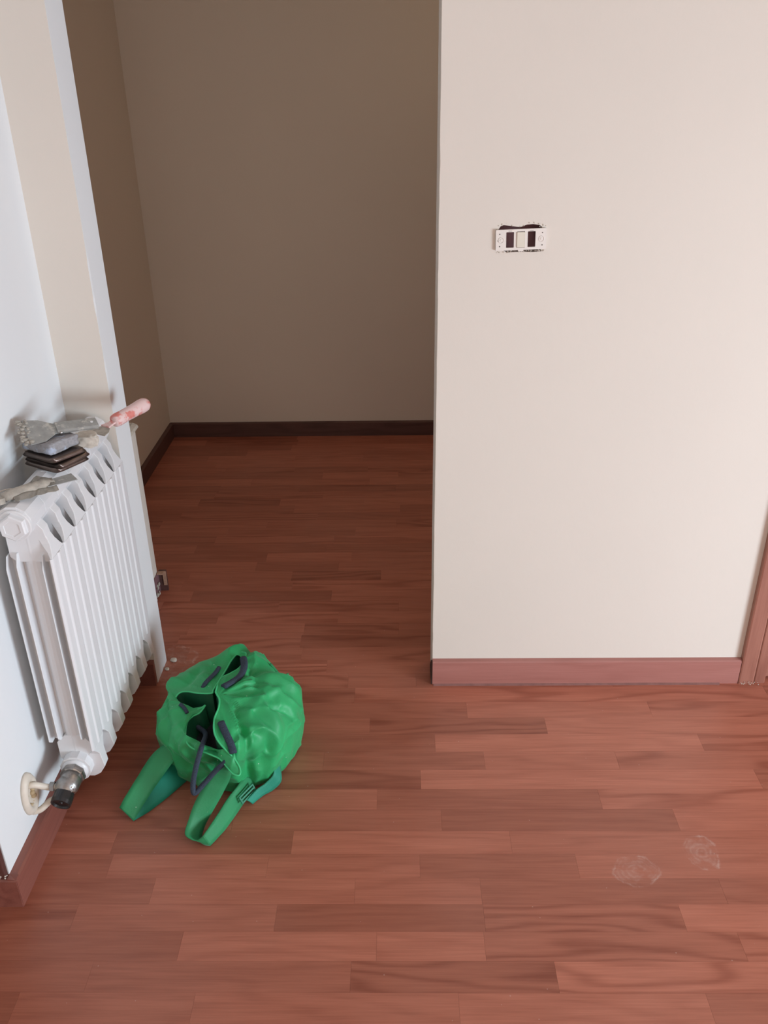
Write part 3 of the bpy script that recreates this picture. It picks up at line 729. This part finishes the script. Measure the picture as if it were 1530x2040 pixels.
# caked putty knife on the near end
ck = empty('putty_knife', (-.725, 1.555, ZT)); tag(ck, 'plaster-caked putty knife on the near end of the radiator', 'putty knife')
ck.rotation_euler = (0, 0, math.radians(38))
bm = bmesh.new(); prism(bm, [(.012, -.016), (.072, -.0195), (.072, .0195), (.012, .016)], 2, .0125, .0140); obj('blade', bm, M['zinc'], ck)['label'] = 'grey steel blade'
bm = bmesh.new(); tube(bm, [(.030, 0, .010), (.006, .001, .014), (-.030, 0, .0135), (-.062, -.002, .011), (-.074, -.002, .010)], [.010, .0150, .0125, .0135, .010], 16, .75); obj('handle', bm, M['caked'], ck, True)
bm = bmesh.new(); prism(bm, [(-.072, -.017), (-.108, -.020), (-.108, .012), (-.072, .013)], 2, .002, .014); obj('handle_butt', bm, M['caked'], ck)
crust = bmesh.new()
grid = []
for i in range(13):
    row = []
    for j in range(9):
        x = -.055 + .085 * i / 12; y = -.022 + .046 * j / 8
        hgt = .017 + .017 * max(0, 1 - abs(i - 8) / 5) * max(0, 1 - abs(j - 5.5) / 3.2) + .004 * noise.noise(Vector((i * .6, j * .8, 2)))
        hgt -= .014 * (abs(j - 4) / 4) ** 3
        row.append(crust.verts.new((x + .004 * noise.noise(Vector((j * .9, i * .3, 4))), y, hgt)))
    grid.append(row)
for i in range(12):
    for j in range(8): crust.faces.new((grid[i][j], grid[i + 1][j], grid[i + 1][j + 1], grid[i][j + 1]))
bmesh.ops.solidify(crust, geom=list(crust.faces), thickness=.003)
obj('plaster_crust', crust, M['caked'], ck)
# wire lying across the back edge
bm = bmesh.new(); tube(bm, smooth_pts([(-.766, 1.553, ZT + .006), (-.790, 1.545, ZT + .010), (-.815, 1.50, ZT + .009), (-.825, 1.44, ZT + .004)], 5), .0012, 8)
tag(obj('wire', bm, M['pipe'], smooth=True), 'thin pale wire sticking out behind the caked putty knife', 'wire')

# ------------------------------------------------------------------ green drawstring backpack
RIM=[(0,-0.4090,1.8627,0.214),(8,-0.4297,1.8647,0.214),(16,-0.4409,1.8252,0.220),(25,-0.4474,1.7729,0.226),(38,-0.4594,1.6830,0.238),(44,-0.4615,1.6670,0.238),(52,-0.4953,1.6721,0.234),(60,-0.5272,1.6885,0.226),(70,-0.5476,1.6916,0.220),(82,-0.5563,1.6782,0.214),(92,-0.5489,1.6619,0.210),(100,-0.5191,1.6426,0.210),(106,-0.4996,1.6384,0.210),(110,-0.4836,1.6441,0.212),(114,-0.4763,1.6515,0.214),(118,-0.4870,1.6329,0.206),(122,-0.5027,1.6249,0.202),(127,-0.5118,1.6050,0.202),(134,-0.5099,1.5726,0.201),(142,-0.5019,1.5419,0.198),(150,-0.4853,1.5229,0.194),(157,-0.4616,1.5157,0.190),(163,-0.4345,1.5062,0.186),(168,-0.4139,1.4968,0.182),(173,-0.3955,1.4786,0.174),(178,-0.3810,1.4647,0.169),(185,-0.3666,1.4627,0.167),(193,-0.3666,1.4763,0.174),(205,-0.3801,1.4905,0.190),(218,-0.3995,1.5006,0.206),(232,-0.4204,1.5177,0.220),(244,-0.4330,1.5416,0.228),(256,-0.4382,1.5776,0.234),(268,-0.4345,1.6126,0.238),(278,-0.4377,1.6404,0.240),(286,-0.4478,1.6593,0.242),(294,-0.4519,1.6726,0.242),(312,-0.4511,1.7288,0.234),(325,-0.4323,1.7581,0.228),(337,-0.4161,1.7865,0.222),(348,-0.4090,1.8181,0.218)]
BC = Vector((-.435, 1.70, 0))
bag = empty('backpack', BC); tag(bag, 'bright green nylon drawstring backpack standing open on the wooden floor', 'backpack')
K = len(RIM)
def cr(a, b, c, d, t): return 0.5 * ((2 * b) + (c - a) * t + (2 * a - 5 * b + 4 * c - d) * t * t + (3 * b - a - 3 * c + d) * t ** 3)
def rim_at(th):
    th %= 360
    for i in range(K):
        a0 = RIM[i][0]; a1 = RIM[i + 1][0] if i + 1 < K else 360
        if a0 <= th < a1 or i == K - 1:
            t = (th - a0) / (a1 - a0); q = [Vector(RIM[(i + o) % K][1:]) for o in (-1, 0, 1, 2)]
            return cr(*q, t)
KEY = [(0.0, -.440, 1.690, .10, .12, .225), (.22, -.440, 1.702, .138, .185, .214), (.40, -.437, 1.712, .166, .200, .172), (.62, -.436, 1.728, .182, .190, .105), (.80, -.436, 1.735, .182, .184, .055), (.93, -.434, 1.735, .168, .166, .012), (1.0, -.434, 1.735, .135, .135, .0025)]
def body_at(th, t):
    for i in range(len(KEY) - 1):
        if KEY[i][0] <= t <= KEY[i + 1][0] + 1e-9:
            u = (t - KEY[i][0]) / (KEY[i + 1][0] - KEY[i][0]); q = [KEY[min(max(i + o, 0), len(KEY) - 1)][1:] for o in (-1, 0, 1, 2)]
            cx, cy, rx, ry, z = [cr(*[k[j] for k in q], u) for j in range(5)]; break
    a = math.radians(th); return Vector((cx - rx * math.sin(a), cy + ry * math.cos(a), max(z, .002)))
# single deep folds of the slumped cloth: x0, y0, x1, y1, width, height
CREASES=[(-0.383,1.620,-0.346,1.505,0.012,-0.016),(-0.373,1.795,-0.348,1.694,0.014,-0.012),(-0.317,1.644,-0.276,1.675,0.009,-0.012),(-0.375,1.546,-0.316,1.574,0.012,-0.012),(-0.338,1.717,-0.366,1.604,0.012,0.008),(-0.346,1.896,-0.275,1.766,0.006,-0.006),(-0.578,1.668,-0.563,1.578,0.01,-0.014),(-0.519,1.548,-0.433,1.511,0.014,-0.016),(-0.518,1.775,-0.536,1.725,0.012,-0.008),(-0.350,1.571,-0.289,1.599,0.008,0.006),(-0.343,1.667,-0.302,1.731,0.01,0.008)]
NT, NR = 340, 110
def sm(a, b, x): x = min(max((x - a) / (b - a), 0), 1); return x * x * (3 - 2 * x)
ths = []
# sample evenly along the rim, so the narrow folds get their share
s_ = [rim_at(360 * i / 3000) for i in range(3001)]; cum = [0]
for i in range(3000): cum.append(cum[-1] + (s_[i + 1] - s_[i]).length + .00045)
j = 0
for i in range(NT):
    tgt = cum[-1] * i / NT
    while cum[j + 1] < tgt: j += 1
    ths.append(360 * (j + (tgt - cum[j]) / (cum[j + 1] - cum[j])) / 3000)
bm = bmesh.new(); G = []
for r in range(NR + 1):
    t = (r / NR) ** 1.25; row = []
    for th in ths:
        b = sm(0, .40, t) * .55 + .45 * sm(.0, .22, t)
        rp = rim_at(th); bp_ = body_at(th, max(t, .02)); a = math.radians(th)
        rs_ = rim_at(th) * .4 + (rim_at(th - 9) + rim_at(th + 9)) * .3
        rr = rp.lerp(rs_, sm(0, .12, t))
        p = rr.lerp(bp_, b)
        out = Vector((-math.sin(a), math.cos(a), 0)); nrm = (out + Vector((0, 0, .9 * (1 - sm(.3, .7, t))))).normalized()
        am = sm(.02, .16, t) * (1 - .6 * sm(.35, .75, t)) * (1 - sm(.88, 1, t))
        ph = math.atan2(p.x + .44, p.y - 1.66); rad_ = math.hypot(p.x + .44, p.y - 1.66)
        wv_ = ph + .35 * noise.noise(Vector((p.x * 6, p.y * 6, p.z * 6 + 3)))
        fold = .0065 * math.sin(wv_ * 7 + 1) + .0045 * math.sin(wv_ * 13 + 2.5) * sm(.03, .1, rad_)
        big_ = noise.noise(Vector((p.x * 9, p.y * 9, p.z * 9 + 11))) * .012
        q1 = Vector((math.cos(wv_) * 2.6, math.sin(wv_) * 2.6, rad_ * 9 + p.z * 8))
        ridge = (1 - abs(noise.noise(q1 * 1.3))) ** 5 * .012 + (1 - abs(noise.noise(Vector((p.x * 13 + 5, p.y * 13 + 2, p.z * 13))))) ** 6 * .007
        am *= 1 - .75 * math.exp(-((th - 52) / 34) ** 2)
        dd = 0
        for x0_, y0_, x1_, y1_, w__, h__ in CREASES:
            ex, ey = x1_ - x0_, y1_ - y0_; u_ = ((p.x - x0_) * ex + (p.y - y0_) * ey) / (ex * ex + ey * ey); uc = min(max(u_, 0), 1)
            d2 = (p.x - x0_ - ex * uc) ** 2 + (p.y - y0_ - ey * uc) ** 2
            dd += h__ * math.exp(-d2 / (w__ * w__)) 
        p = p + nrm * (am * (fold + big_ + ridge - .005) + dd * sm(.02, .12, t) * (1 - sm(.8, 1, t)))
        p = p + out * (.034 * math.exp(-((th - 76) / 10) ** 2) * math.exp(-((t - .20) / .09) ** 2) - .012 * math.exp(-((th - 84) / 22) ** 2) * math.exp(-((t - .48) / .12) ** 2))
        p.z = max(p.z, .0015)
        row.append(bm.verts.new(p - BC))
    G.append(row)
for a, b in zip(G, G[1:]):
    for k in range(NT): bm.faces.new((a[k], a[(k + 1) % NT], b[(k + 1) % NT], b[k]))
bm.faces.new(G[-1])
bvh = BVHTree.FromBMesh(bm)
outer_ob = obj('body', bm, M['nylon'], bag, True)
# inner side of the collar, falling into the bag
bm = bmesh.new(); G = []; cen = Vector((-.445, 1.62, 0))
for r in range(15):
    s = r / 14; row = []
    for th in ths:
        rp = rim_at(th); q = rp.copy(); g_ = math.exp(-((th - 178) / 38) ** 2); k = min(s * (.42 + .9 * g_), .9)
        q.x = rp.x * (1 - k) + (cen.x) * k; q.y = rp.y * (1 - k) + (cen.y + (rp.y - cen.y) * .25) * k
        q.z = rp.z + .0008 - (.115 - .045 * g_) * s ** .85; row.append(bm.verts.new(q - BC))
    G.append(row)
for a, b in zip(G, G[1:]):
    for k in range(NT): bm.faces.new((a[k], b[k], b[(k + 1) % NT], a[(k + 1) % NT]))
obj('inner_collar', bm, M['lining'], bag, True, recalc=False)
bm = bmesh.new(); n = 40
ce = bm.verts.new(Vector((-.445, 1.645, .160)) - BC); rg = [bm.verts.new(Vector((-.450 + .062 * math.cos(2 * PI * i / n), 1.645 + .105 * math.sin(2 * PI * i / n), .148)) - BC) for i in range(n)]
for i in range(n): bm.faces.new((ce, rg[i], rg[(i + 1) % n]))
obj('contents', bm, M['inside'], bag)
# hem bead round the opening
bm = bmesh.new(); hp = [rim_at(th) - BC for th in ths]; hp.append(hp[0]); tube(bm, hp, .0022, 6, cap=False); obj('hem', bm, M['hem'], bag, True)['label'] = 'stitched rim of the opening'

def ribbon(name, A, B, m, th=.0028, n=7):
    A = smooth_pts(A, n); B = smooth_pts(B, n); c = min(len(A), len(B)); bm = bmesh.new(); rows = []
    for i in range(c):
        row = []
        for j in range(5):
            f = j / 4; p = A[i].lerp(B[i], f)
            p.z = max(p.z + .0012 * math.sin(f * PI) + .0010 * noise.noise(p * 40), .0015)
            row.append(bm.verts.new(p - BC))
        rows.append(row)
    for a, b in zip(rows, rows[1:]):
        for j in range(4): bm.faces.new((a[j], a[j + 1], b[j + 1], b[j]))
    bmesh.ops.recalc_face_normals(bm, faces=bm.faces)
    bmesh.ops.solidify(bm, geom=list(bm.faces), thickness=th)
    return obj(name, bm, m, bag, True)
LA1=[(-.5640,1.6500,.150),(-.5763,1.6121,.131),(-.6076,1.5903,.111),(-.6370,1.5442,.080),(-.6582,1.5109,.055),(-.6712,1.4933,.035)]
LA2=[(-.5150,1.6200,.150),(-.5311,1.5925,.131),(-.5495,1.5842,.103),(-.5813,1.5563,.068),(-.6128,1.5173,.035),(-.6377,1.4808,.004)]
LB1=[(-.6712,1.4933,.035),(-.6348,1.5297,.045),(-.6015,1.5846,.045),(-.5709,1.6425,.040)]
LB2=[(-.6377,1.4808,.004),(-.6039,1.5175,.003),(-.5684,1.5667,.003),(-.5273,1.6325,.003)]
RA1=[(-.4200,1.5500,.160),(-.4329,1.5100,.147),(-.4549,1.4895,.115),(-.4782,1.4730,.080),(-.4923,1.4468,.050),(-.4976,1.4162,.030),(-.470,1.404,.022),(-.452,1.408,.034)]
RA2=[(-.3850,1.5500,.160),(-.3892,1.5009,.147),(-.4053,1.4974,.107),(-.4328,1.4794,.060),(-.4591,1.4583,.020),(-.4656,1.4327,.004),(-.458,1.412,.003),(-.4400,1.4075,.003)]
RB1=[(-.452,1.408,.034),(-.4258,1.4682,.045),(-.4099,1.5108,.050),(-.3917,1.5437,.055),(-.385,1.575,.058)]
RB2=[(-.4400,1.4075,.003),(-.4142,1.4531,.003),(-.3887,1.5170,.004),(-.3644,1.5800,.008),(-.352,1.600,.010)]
ribbon('shoulder_strap', LA1, LA2, M['strap']); ribbon('strap_backing', LB1, LB2, M['teal'])['label'] = 'teal underside of the strap'
ribbon('shoulder_strap', RA1, RA2, M['strap']); ribbon('shoulder_strap', RB1, RB2, M['strap'])
ribbon('webbing', [(-.372,1.528,.022),(-.352,1.556,.028),(-.330,1.574,.034),(-.312,1.590,.050),(-.318,1.615,.072)], [(-.360,1.535,.003),(-.340,1.560,.003),(-.316,1.580,.004),(-.296,1.598,.018),(-.300,1.622,.045)], M['teal'], .0020)['label'] = 'thin teal adjusting strap'
bm = bmesh.new(); Mt = Matrix.Translation(Vector((-.372, 1.542, .030)) - BC) @ Matrix.Rotation(math.radians(60), 4, 'Z') @ Matrix.Rotation(math.radians(62), 4, 'X')
for a, b in (((-.024, -.002, -.0015), (.024, .002, .0015)), ((-.024, .006, -.0015), (.024, .010, .0015)), ((-.024, -.010, -.0015), (.024, -.006, .0015)), ((-.0265, -.010, -.0015), (-.023, .010, .0015)), ((.023, -.010, -.0015), (.0265, .010, .0015))): box(bm, a, b, Mt)
obj('adjuster', bm, simple('green_buckle', (.035, .26, .15, 1), .4), bag)

def drape(P, off=.0035):
    out = []
    for q in smooth_pts(P, 5):
        h = bvh.ray_cast(Vector((q.x, q.y, .6)) - BC, Vector((0, 0, -1)))
        z = h[0].z if h[0] is not None else q.z
        out.append(Vector((q.x - BC.x, q.y - BC.y, max(z, 0) + off)))
    for _ in range(6): out = [out[0]] + [(out[i - 1] + out[i] * 2 + out[i + 1]) / 4 for i in range(1, len(out) - 1)] + [out[-1]]
    return out
C1=[(-.4651,1.7817,.226),(-.4742,1.7401,.234),(-.4896,1.6966,.238),(-.5056,1.6721,.234)]
C2=[(-.4109,1.8301,.218),(-.3993,1.7849,.228),(-.4036,1.7402,.238),(-.4192,1.7102,.242),(-.4352,1.6862,.246)]
C3=[(-.5357,1.6412,.210),(-.5256,1.6348,.198),(-.5142,1.6192,.194)]
C5=[(-.4213,1.5681,.238),(-.4064,1.5393,.238),(-.3905,1.5152,.226),(-.3824,1.4961,.210)]
CL=[(-.345,1.850,.18),(-.325,1.835,.17),(-.308,1.815,.16),(-.290,1.785,.15)]
bm = bmesh.new(); tube(bm, drape(CL, .002), .004, 8, .8); obj('seam_tab', bm, M['strap'], bag, True)
for P, rr_ in ((C1, .0060), (C2, .0092), (C3, .005), (C5, .0088)):
    bm = bmesh.new(); tube(bm, drape(P), rr_, 10, .7); obj('drawcord', bm, M['cord'], bag, True)
C4=[(-.4988,1.6278,.168),(-.4702,1.5967,.171),(-.4616,1.5318,.196),(-.4620,1.5043,.196),(-.4695,1.4808,.171),(-.4763,1.4655,.139),(-.4745,1.4593,.115),(-.4532,1.4734,.131),(-.4271,1.4839,.158),(-.4011,1.4944,.181),(-.4010,1.5124,.185)]
bm = bmesh.new(); tube(bm, smooth_pts([Vector(p) - BC for p in C4], 6), .0062, 10); obj('drawcord', bm, M['cord'], bag, True)

# ------------------------------------------------------------------ crumbs of plaster on the floor
rs = random.Random(11)
def crumb(x, y, r, label):
    bm = bmesh.new(); bmesh.ops.create_icosphere(bm, subdivisions=2, radius=r)
    for v in bm.verts: v.co *= 1 + .35 * noise.noise(v.co * 90 + Vector((x, y, 0))); v.co.z = max(v.co.z * .6, -r * .3)
    o = obj('plaster_crumb', bm, M['plaster']); o.location = (x, y, r * .3 + .0004); tag(o, label, 'plaster crumb'); return o
crumb(-.690, 2.118, .010, 'cream plaster crumb on the floor at the foot of the bright wall end')
crumb(-.700, 2.075, .007, 'small plaster crumb between the wall end and the backpack')
